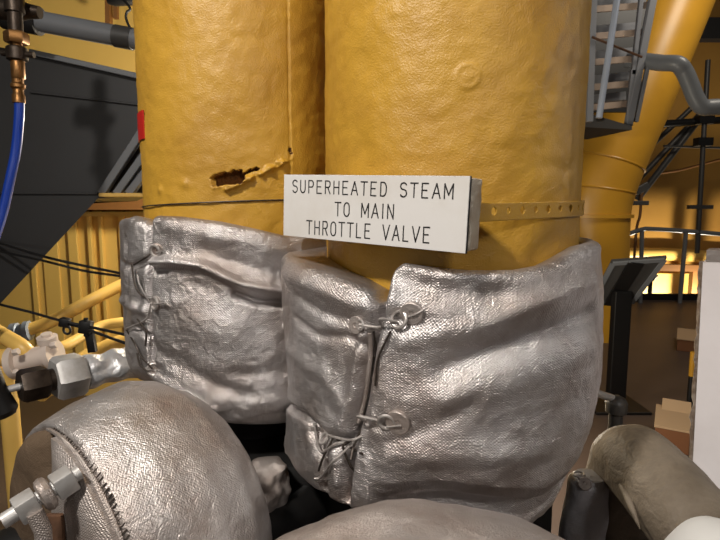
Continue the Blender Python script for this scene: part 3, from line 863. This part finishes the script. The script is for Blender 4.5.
bm = B(); lathe(bm, P(19, 103, 1.45), up, [(0, .016), (.02, .016), (.024, .013), (.035, .013), (.04, .018), (.048, .018), (.052, .014), (.07, .014)], 20); tag(link('coupling', bm, BRASS, hs), 'ribbed brass coupling')
bm = B(); lathe(bm, P(18.5, 79, 1.45), up, [(0, .015), (.004, .017), (.05, .017), (.054, .015)], 16); tag(link('sleeve', bm, BRASS, hs), 'brass sleeve')
bm = B(); lathe(bm, P(17.5, 61, 1.45), up, [(0, .022), (.003, .026), (.032, .026), (.036, .022)], 20); rod(bm, P(2, 53, 1.45), P(34, 55, 1.45), .008); tag(link('quick_connector', bm, IRON, hs), 'dark collar with side lugs')
bm = B(); hexnut(bm, P(16.5, 38, 1.45), up, .052, .030); lathe(bm, P(17, 50, 1.45), up, [(0, .014), (.02, .014)], 16); tag(link('hex_nut', bm, BRASS, hs), 'brass hex nut')
bm = B(); lathe(bm, P(16, 33, 1.45), up, [(0, .018), (.05, .018), (.052, .024), (.1, .024), (.2, .02)], 20); tag(link('pipe_stub', bm, IRON, hs), 'dark pipe stub')
bm = B(); lathe(bm, P(-4, 8, 1.5), V((1, 0, -.1)), [(0, .02), (.01, .03), (.06, .03), (.09, .02), (.12, .016)], 20)
tag(link('stop_valve', bm, IRON, hs), 'dark round stop valve')
bm = B(); p = P(108, 0, 3.7); bar(bm, P(108, -60, 3.7), P(109, 27, 3.7), .03, .05); single('wall_bracket', bm, BROWNSH, 'brown vertical bracket on the wall above the grey pipe, longer of two', 'bracket', smooth=False)
bm = B(); bar(bm, P(116, -60, 3.7), P(116, 19, 3.7), .03, .025); single('wall_bracket', bm, BROWNSH, 'thin brown vertical bracket on the wall above the grey pipe', 'bracket', smooth=False)
bm = B(); tube(bm, catmull([P(120, -4, 2.6), P(130, 8, 2.6), P(127, 12, 2.6), P(126, 18, 2.6), P(130, 28, 2.6), P(136, 38, 2.6)]), .006, 8)
single('cable', bm, BLACKR, 'short black cable loop beside the top of the left-hand pipe', 'cable')
bm = B(); lathe(bm, P(108, 0, 2.65), V((1, 0, .05)), [(0, .02), (.03, .03), (.12, .03), (.14, .02)], 16)
single('lamp_socket', bm, BLACK, 'small black fitting at the top edge above the grey pipe', 'fitting')

# ---- cables, clamps and yellow pipes, left middle
bm = B(); tube(bm, catmull([P(-10, 240, 1.99), P(42, 256, 1.7), P(85, 266, 1.65), P(128, 275, 1.6), P(175, 287, 1.5), P(330, 322, 1.4)]), .0045, 8)
single('cable', bm, BLACKR, 'upper of two black cables running to the left-hand jacket', 'cable')
bm = B(); tube(bm, catmull([P(-10, 249, 1.99), P(42, 260.5, 1.7), P(85, 271, 1.65), P(128, 277.5, 1.58), P(175, 289, 1.48), P(330, 326, 1.38)]), .0042, 8)
single('cable', bm, BLACKR, 'lower of two black cables running to the left-hand jacket', 'cable')
cl = thing('guy_cable', P(75, 330, 1.4), 'black cable with clamps and a loop above the yellow pipes', 'cable')
bm = B(); tube(bm, catmull([P(-20, 299, 1.5), P(0, 304.5, 1.5), P(30, 312, 1.45), P(62, 321, 1.4), P(90, 327, 1.38), P(122, 334, 1.32), P(150, 341, 1.28), P(290, 378, 1.2)]), .004, 8); link('cable_strand', bm, BLACKR, cl)
bm = B(); tube(bm, catmull([P(62, 323, 1.4), P(80, 327, 1.39), P(122, 342, 1.32), P(150, 351, 1.28), P(290, 392, 1.2)]), .004, 8); link('cable_strand', bm, BLACKR, cl)
bm = B(); bar(bm, P(60, 321.5, 1.4), P(70, 323.5, 1.4), .026, .02, bev=.004); link('clamp', bm, BLACK, cl)
bm = B(); bar(bm, P(80, 326, 1.385), P(92, 328, 1.385), .036, .024, bev=.004); rod(bm, P(86, 318, 1.38), P(86, 336, 1.38), .006); link('clamp', bm, BLACK, cl)
bm = B(); torus(bm, P(67, 330, 1.4), V((.2, 1, 0)), .011, .0035, 20, 8); link('loop', bm, BLACKR, cl)
bm = B(); bar(bm, P(89, 330, 1.39), P(93, 352, 1.39), .016, .022, up=V((0, 1, 0)), bev=.002); link('post', bm, BLACK, cl)

def ypipe(pts, r, Y, lab):
    bm = B(); tube(bm, catmull([P(x, y, Yy) for x, y, Yy in pts]), r, 16); return single('yellow_pipe', bm, YELP, lab, 'pipe')
ypipe([(18, 333, 2.3), (50, 322, 2.35), (90, 301, 2.4), (130, 281, 2.5), (190, 255, 2.6), (330, 200, 2.9)], .029, 2.3, 'thin pale yellow pipe slanting up to the right from the blue-grey coupling')
ypipe([(40, 350, 2.0), (50, 344, 2.0), (62, 347, 2.0), (85, 335, 2.1), (110, 324, 2.2), (170, 320, 2.3), (330, 318, 2.4)], .022, 2, 'pale yellow pipe behind the black clamp post')
ypipe([(-30, 316, 1.6), (0, 334, 1.55), (20, 346, 1.5), (30, 356, 1.5)], .023, 1.5, 'pale yellow pipe slanting down to the pale casting at the left edge')
ypipe([(-30, 362, 1.5), (0, 358, 1.5), (12, 357, 1.5)], .026, 1.5, 'short pale yellow pipe entering the pale casting from the left edge')
ypipe([(40, 395, 2.2), (60, 378, 2.2), (100, 350, 2.3), (170, 330, 2.4), (330, 296, 2.6)], .035, 2, 'low yellow pipe behind the silver wrapped pipe')
bm = B(); lathe(bm, P(-6, 336, 2.28), P(20, 332, 2.3) - P(-6, 336, 2.28), [(0, .03), (.07, .03), (.075, .044), (.1, .044), (.105, .036), (.125, .036), (.13, .045), (.15, .045)], 20)
single('pipe_coupling', bm, BLUEG, 'blue-grey coupling at the left end of the slanting yellow pipe', 'coupling')
cs = thing('cast_fitting', V((P(6, 372, 1.5).x, 1.5, 0)), 'pale pinkish grey cast fitting with flanges above the dark hex nut', 'fitting')
bm = B(); d = P(58, 352, 1.5) - P(14, 362, 1.5); lathe(bm, P(14, 363, 1.5), d, [(0, .05), (.02, .05), (.022, .034), (.11, .032), (.112, .046), (.13, .046)], 24); link('body', bm, CAST, cs)
bm = B(); lathe(bm, P(50, 352, 1.5), V((0, -.2, 1)), [(0, .022), (.03, .022), (.032, .028), (.05, .028), (.052, .015), (.06, .015)], 16); link('bonnet', bm, CAST, cs)
bm = B(); p = P(6, 366, 1.52); rod(bm, p, V((p.x, p.y, 0)), .026, 16); tag(link('stand_pipe', bm, YELP, cs), 'yellow upright pipe')
for (x, y) in ((16, 352), (17, 372), (33, 378), (54, 345), (60, 360)):
    bm = B(); hexnut(bm, P(x, y, 1.44), d, .018, .016); link('bolt', bm, CAST, cs)

# ---- silver wrapped union, left
un = thing('pipe_union', P(66, 395, .86), 'silver hex union joined to a foil-wrapped pipe left of the left-hand jacket', 'pipe fitting')
A = P(28, 385, .97); Bq = P(150, 358, 1.15); d = Bq - A
bm = B(); hexnut(bm, A.lerp(Bq, .30), d, .080, .056); tag(link('hex_nut', bm, STEEL, un), 'large silver hex nut')
pts = [A.lerp(Bq, t) for t in np.linspace(.43, .98, 26)]
bm = B(); tube(bm, pts, [.034 + .002 * math.sin(i * .7) for i in range(26)], 40, wob=.007); tag(link('wrapped_pipe', bm, FOIL, un), 'crumpled foil-wrapped pipe')
e = A.lerp(Bq, .98); g = P(235, 345, 1.42)
bm = B(); tube(bm, catmull([e, e.lerp(g, .5), g, V((g.x + .05, g.y + .02, .9)), V((g.x + .05, g.y + .02, 0))], 8), .033, 24); link('wrapped_pipe', bm, FOIL, un)
bm = B(); lathe(bm, A.lerp(Bq, .15), d, [(-.02, .022), (.012, .022), (.014, .032), (.03, .032)], 24); tag(link('collar', bm, IRON, un), 'dark collar')
bm = B(); hexnut(bm, A.lerp(Bq, .04), d, .058, .048); tag(link('hex_nut', bm, IRON, un), 'dark oily hex nut')
bm = B(); rod(bm, A.lerp(Bq, -.32), A.lerp(Bq, -.02), .007); tag(link('stem', bm, CHROME, un), 'thin steel stem')
bm = B(); lathe(bm, A.lerp(Bq, -.22), V((-.3, -.1, 1)), [(-.05, .016), (-.04, .024), (0, .02), (.04, .024), (.055, .016)], 20); tag(link('grip', bm, BLACK, un), 'black grip')

# ---- flange bolts, lower left
fb = thing('flange_bolt', P(40, 520, .42), 'silver painted stud with two square nuts and a strap at the bottom left corner', 'bolt')
s0_, s1_ = P(2, 522, .375), P(80, 472, .415); d = (s1_ - s0_)
bm = B(); rod(bm, s0_, s1_, .0062, 14); link('stud', bm, STEEL, fb)
for t in (.30, .78):
    bm = B(); bar(bm, s0_.lerp(s1_, t - .13), s0_.lerp(s1_, t + .13), .0185, .0185, bev=.0015); link('nut', bm, STEEL, fb)
bm = B(); torus(bm, s0_.lerp(s1_, .54), d, .0095, .005, 24, 8); tube(bm, [s0_.lerp(s1_, .53) + V((-.002, -.012, -.008)), P(43, 530, .385), P(46, 575, .385)], .0065, 10); tag(link('strap', bm, BAGW, fb), 'strap looped over the stud')
bm = B(); bar(bm, P(54, 514, .42), P(58, 575, .42), .016, .006, up=V((1, 0, 0)), bev=.002); tag(link('rusty_plate', bm, RUST, fb), 'rusty plate behind the strap')
bm = B(); lathe(bm, P(14, 580, .52), -ax, [(-.05, .05), (0, .055), (.01, .05)], 32)
single('pipe_flange', bm, BLACK, 'dark flange edge behind the stud at the bottom left corner', 'flange')

# ------------------------------------------------------------------ right background
dt = thing('yellow_duct', P(600, 300, 6.0) - V((0, 0, .6)), 'large glossy yellow pipe bending upward right of the right-hand pipe', 'pipe')
path = catmull([P(590, 338, 6.0), P(591, 260, 6.0), P(592, 215, 6.0), P(597, 190, 6.0), P(612, 150, 6.0), P(633, 100, 6.0), P(673, 0, 6.0), P(700, -70, 6.0)], 10)
bm = B(); tube(bm, path, .40, 48); link('pipe', bm, YELS, dt)
bm = B(); lathe(bm, P(592, 216, 6.0), V((0, 0, 1)), [(-.02, .40), (-.018, .43), (.018, .43), (.02, .40)], 48); link('flange', bm, YELS, dt)
bm = B(); torus(bm, P(597, 190, 6.0), V((.14, 0, 1)), .40, .012, 48, 8); link('weld_seam', bm, YELS, dt)
bm = B(); torus(bm, P(607, 163, 6.0), V((.3, 0, 1)), .40, .012, 48, 8); link('weld_seam', bm, YELS, dt)

st = thing('steel_stair', P(610, 120, 4.4), 'grey steel stair with handrails at top right beside the yellow pipe', 'stair')
def sbar(a, b_, w, t, m, nm, Y0=4.4, Y1=4.4, lab=None):
    bm = B(); bar(bm, P(*a, Y0), P(*b_, Y1), w, t, up=V((1, 0, 0)), bev=.003); o = link(nm, bm, m, st, False)
    if lab: tag(o, lab)
sbar((594, -40), (589, 122), .05, .05, GREYS, 'post')
sbar((645, -40), (633, 75), .035, .03, GREYS, 'stringer'); sbar((633, 70), (628, 124), .04, .03, GREYS, 'stringer')
sbar((660, -40), (628, 126), .055, .05, GREYS, 'post')
sbar((650, 55), (636, 122), .03, .03, GREYS, 'brace')
bm = B(); tube(bm, [P(623, -40, 4.25), P(599, 118, 4.25)], .025, 14); tag(link('handrail', bm, mat('pale_blue_grey_rail', (176, 186, 204), .35, .2), st), 'pale blue-grey handrail')
for k, y in enumerate((-18, 8, 35, 61, 86, 106)):
    bm = B(); a, b_ = P(588, y + 2, 4.45), P(652 - .17 * y, y - 3, 4.45)
    bar(bm, a, b_, .05, .02, up=V((0, 0, 1)), bev=.002); tag(link('tread', bm, TREAD, st, False), 'tan edged tread')
    bm = B(); bar(bm, a + V((0, .15, .09)), b_ + V((0, .15, .09)), .02, .07, up=V((0, 1, 0))); link('riser', bm, GREYS, st, False)
bm = B(); rod(bm, P(592, 37, 4.36), P(642, 57, 4.36), .01, 8); tag(link('tie_rod', bm, RUST, st), 'rusty tie rod')
bm = B(); prism(bm, [P(570, 108, 4.7), P(632, 126, 4.3), P(632, 130, 4.3), P(570, 126, 4.7)], V((-.1, .6, 0))); tag(link('landing', bm, GRATE, st, False), 'dark grating landing')
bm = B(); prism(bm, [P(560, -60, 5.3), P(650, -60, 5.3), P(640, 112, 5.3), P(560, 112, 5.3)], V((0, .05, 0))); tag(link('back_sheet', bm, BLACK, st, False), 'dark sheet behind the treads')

bm = B(); tube(bm, catmull([P(628, 60, 4.56), P(645, 61, 4.45), P(662, 63, 4.3), P(677, 64, 4.2), P(684, 71, 4.2), P(690, 84, 4.2), P(696, 99, 4.2), P(703, 107, 4.2), P(716, 107, 4.2), P(760, 106, 4.2)], 8), .062, 20)
single('grey_pipe', bm, GREYP, 'grey bent pipe at top right in front of the big yellow pipe', 'pipe')

for i, (a, b_, r, lab) in enumerate((((637, 200), (700, 118), .05, 'lowest dark conduit of the slanting bundle right of the big yellow pipe'),
        ((638, 180), (706, 108), .045, 'middle dark conduit of the slanting bundle right of the big yellow pipe'),
        ((645, 152), (700, 100), .04, 'uppermost dark conduit of the slanting bundle right of the big yellow pipe'))):
    bm = B(); tube(bm, [P(*a, 8.6), P(*b_, 8.3)], r, 12); single('conduit', bm, DUSTG, lab, 'conduit')
bm = B(); tube(bm, [P(652, 126, 8.1), P(662, 124, 8.1), P(740, 119, 8.1)], .055, 12); single('conduit', bm, BLACK, 'black horizontal conduit at right above the slanting bundle', 'conduit')
bm = B(); bar(bm, P(664, 146, 8.2), P(760, 149, 8.2), .03, .05); single('ledge_beam', bm, DUSTG, 'thin dark beam across the right wall under the black conduit', 'beam', smooth=False)
bm = B(); bar(bm, P(676, 30, 10.374), P(800, 30, 10.374), .38, .25); single('girder', bm, GRATE, 'dark girder at the top right corner', 'beam', smooth=False)
rd = thing('wall_rod', P(697, 255, 8.0), 'dark vertical rod with brackets in front of the right yellow wall', 'rod')
bm = B(); tube(bm, [P(708, 60, 8.0), P(697, 253, 8.0)], .035, 12); link('rod', bm, DUSTG, rd)
for y in (120, 142): 
    bm = B(); box(bm, P(704.5 - (y - 120) * .06, y, 8.0), .22, .14, .12); link('clamp', bm, BLACK, rd, False)
bm = B(); box(bm, P(700, 207, 8.0), .36, .08, .06); link('bracket', bm, DUSTG, rd, False)
bm = B(); tube(bm, catmull([V((P(636, 234, 8.2).x, 8.2, 0)), P(636, 234, 8.4), P(640, 215, 8.4), P(643, 190, 8.5), P(655, 175, 9), P(680, 170, 9.2), P(718, 160, 9.3), P(760, 150, 9.3)]), .022, 8)
single('cable', bm, BROWNSH, 'brown cable curving along the right yellow wall', 'cable')
bm = B(); bar(bm, P(626, 203, 6.0), P(648, 203, 6.0), .05, .05, bev=.005); bar(bm, P(628, 196, 6.0), P(648, 185, 6.0), .08, .06, bev=.005)
tag(link('bracket', bm, DUSTG, dt, False), 'grey bracket')
hr = thing('handrail', P(686, 298, 8.0), 'grey tubular handrail along the deck edge at right', 'handrail')
bm = B(); tube(bm, catmull([P(560, 239, 7.9), P(584, 239, 7.9), P(610, 240, 7.9), P(640, 230, 8.0), P(652, 229, 8.0), P(685, 231, 8.0), P(720, 234, 8.0), P(780, 239, 8.0)]), .035, 10); link('top_rail', bm, GREYP, hr)
for x0, y0, x1, y1, Y in ((642, 230, 641, 292, 8.0), (686, 231, 680, 299, 8.0), (611, 240, 609, 290, 7.9), (735, 235, 729, 302, 8.0)):
    p = P(x0, y0, Y); bm = B(); rod(bm, p, V((P(x1, y1, Y).x, Y, 0)), .032, 10); link('post', bm, GREYP, hr)
bm = B(); tube(bm, [P(600, 254, 10.37), P(665, 254, 10.37), P(760, 260, 10.37)], .125, 16); single('yellow_pipe', bm, YELP, 'horizontal yellow pipe low on the right wall behind the handrail', 'pipe')
bm = B(); bar(bm, P(600, 266, 9.6), P(780, 270, 9.6), .12, .14); single('girder', bm, BROWNSH, 'brown beam under the low horizontal yellow pipe', 'beam', smooth=False)
for x, w, lab in ((694, .10, 'brown upright below the low beam near the white panel'), (703, .07, 'narrow brown upright right of the handrail post')):
    bm = B(); a = P(x, 270, 9.7); bar(bm, a, a + V((0, 0, -1.3)), w, .12, up=V((1, 0, 0))); single('upright', bm, BROWNSH, lab, 'post', smooth=False)
bm = B(); rod(bm, P(651, 275, 8.6), P(651, 275, 8.6) + V((0, 0, -.9)), .035); lathe(bm, P(649, 276, 8.6), V((1, 0, 0)), [(-.12, .03), (-.06, .09), (.06, .09), (.14, .02)], 16)
single('stop_valve', bm, BLACK, 'small black valve beyond the reading stand', 'valve')

# reading stand
sd = thing('reading_stand', V((P(614, 400, 3.8).x, 3.8, 0)), 'black post stand with a tilted dark panel on the deck', 'stand')
top = P(622, 292, 3.8)
bm = B(); box(bm, V((top.x + .0, 3.8, top.z / 2)), .125, .07, top.z + .02, None, .006); link('post', bm, BLACK, sd, False)
bm = B(); box(bm, V((top.x - .03, 3.8, .01)), .4, .4, .02, None, .004); link('base_plate', bm, BLACK, sd, False)
q = [P(612, 262, 3.62), P(667, 258, 3.50), P(632, 304, 3.86), P(590, 304, 4.0)]
nn = (q[1] - q[0]).cross(q[3] - q[0]).normalized()
if nn.z < 0: nn = -nn
bm = B(); prism(bm, q, nn * .025); pnl = tag(link('panel', bm, DUSTG, sd, False), 'dark tilted panel')
c = sum(q, V()) / 4
for i in range(4):
    bm = B(); a, b_ = q[i].lerp(c, .06), q[(i + 1) % 4].lerp(c, .06); bar(bm, a - nn * .004, b_ - nn * .004, .032, .012, up=(c - (a + b_) / 2)); tag(link('frame_edge', bm, GREYP, pnl, False), 'grey frame edge')
bm = B(); bar(bm, q[0].lerp(q[1], .45).lerp(c, .05) - nn * .01, q[3].lerp(q[2], .5) - nn * .01, .10, .02, up=(q[1] - q[0])); link('bracket', bm, BLACK, sd, False)

def carton(px, py, w, dep, h, rz, lab, flap=False):
    d = ray(px, py); k = -CAM.z / d.z; g = CAM + d * k
    R = Matrix.Rotation(rz, 3, 'Z'); off = R @ V((0, dep / 2, 0))
    c = V((g.x, g.y, 0)) + off
    t = thing('wood_block' if not flap else 'cardboard_box', c, lab, 'block' if not flap else 'box')
    bm = B(); box(bm, c + V((0, 0, h / 2)), w, dep, h, R, .004); link('body', bm, TANB, t, False)
    bm = B(); box(bm, c + V((0, 0, h + .006)), w + .012, dep + .012, .012, R, .002); tag(link('lid', bm, TAN, t, False), 'pale tan lit top')
    if flap:
        bm = B(); box(bm, c + R @ V((.02, dep * .42, h + .03)), w * .9, .12, .008, R @ Matrix.Rotation(.4, 3, 'X'), .001); link('flap', bm, TAN, t, False)
carton(688, 352, .205, .55, .12, -.56, 'tan block with shade coloured into its sides on the deck near the white panel, farther of two')
carton(671, 452, .185, .40, .14, -.54, 'tan cardboard box with raised flap on the deck behind the grey elbow', True)
yh = thing('yellow_lever', V((P(692, 372, 3.6).x, 3.6, .0)), 'small bright yellow handle standing between the two tan boxes', 'handle')
bm = B(); tube(bm, catmull([P(694, 352, 3.6), P(693, 362, 3.6), P(692, 376, 3.6)]), .022, 12); link('grip', bm, YELS, yh)
bm = B(); p = P(692, 374, 3.6); rod(bm, p, V((p.x, p.y, 0)), .02); link('stem', bm, BLACK, yh)

# ------------------------------------------------------------------ light
def area(name, loc, target, size, power, col=(1, .86, .68), sizey=None):
    l = bpy.data.lights.new(name, 'AREA'); l.energy = power; l.color = col; l.size = size
    if sizey: l.shape = 'RECTANGLE'; l.size_y = sizey
    o = bpy.data.objects.new(name, l); COL.objects.link(o); o.location = loc
    o.rotation_euler = (V(target) - V(loc)).to_track_quat('-Z', 'Y').to_euler(); return o
def point(name, loc, power, r=.06, col=(1, .8, .55)):
    l = bpy.data.lights.new(name, 'POINT'); l.energy = power; l.color = col; l.shadow_soft_size = r
    o = bpy.data.objects.new(name, l); COL.objects.link(o); o.location = loc; return o
area('ceiling_lamp_key', (-.72, -.38, 2.8), (.05, .6, 1.4), .13, 42, (1, .94, .86))
area('ceiling_lamp_side', (2.4, .70, 2.2), (.3, .75, 1.5), .2, 5.5, (1, .95, .9), .45)
area('added_front_fill', (.75, -1.0, 2.5), (.45, .8, 1.1), .3, 10, (1, .95, .9))  # unseen fill light, added to brighten the small cover and white panel
area('hall_lamp_far', (-2.8, -3.9, 2.15), (0, .7, 1.5), .6, 17, (1, .94, .86))
point('hidden_wall_fill', (-.55, 2.7, 1.75), 115, .06, (1, .9, .72))  # unseen light behind the left pipe, added to brighten the wall
area('deck_lamp', (3.6, 3.6, 4.4), (4.2, 8.0, .8), 1.0, 62, (1, .9, .76))
point('lower_lamp', (6.2, 9.2, -.5), 330, .06, (1, .9, .72))
point('added_stand_fill', (.75, 2.6, .7), 40, .06, (1, .9, .75))  # added fill hidden behind the right jacket, lights the stand underside

for o in list(COL.objects):
    if o.parent or 'label' not in o: continue
    n = o.name.split('.')[0]; g = None
    if n == 'steam_pipe': g = 'lagged steam pipes'
    if n == 'insulation_jacket': g = 'laced insulation jackets'
    if n == 'conduit' and 'slanting' in o['label']: g = 'slanting conduits'
    if n == 'cable' and 'of two' in o['label']: g = 'pair of black cables'
    if n == 'yellow_pipe' and 'right wall' not in o['label']: g = 'yellow pipes at the left'
    if n == 'wall_bracket': g = 'brown wall brackets'
    if n == 'upright': g = 'brown uprights'
    if g: o['group'] = g
w = bpy.data.worlds.new('World'); SC.world = w; w.use_nodes = True
bg = w.node_tree.nodes['Background']; bg.inputs[0].default_value = (1, .92, .84, 1); bg.inputs[1].default_value = .045

cd = bpy.data.cameras.new('Camera'); cam = bpy.data.objects.new('Camera', cd); COL.objects.link(cam)
cd.sensor_width = 36; cd.lens = F / 720 * 36; cd.clip_start = .02
cam.location = CAM; cam.rotation_euler = (PI / 2 - PITCH, 0, 0)
cd.dof.use_dof = True; cd.dof.focus_distance = .6; cd.dof.aperture_fstop = 32
SC.camera = cam
SC.view_settings.view_transform = 'Standard'; SC.view_settings.look = 'None'
SC.view_settings.exposure = -0.12; SC.view_settings.gamma = 1
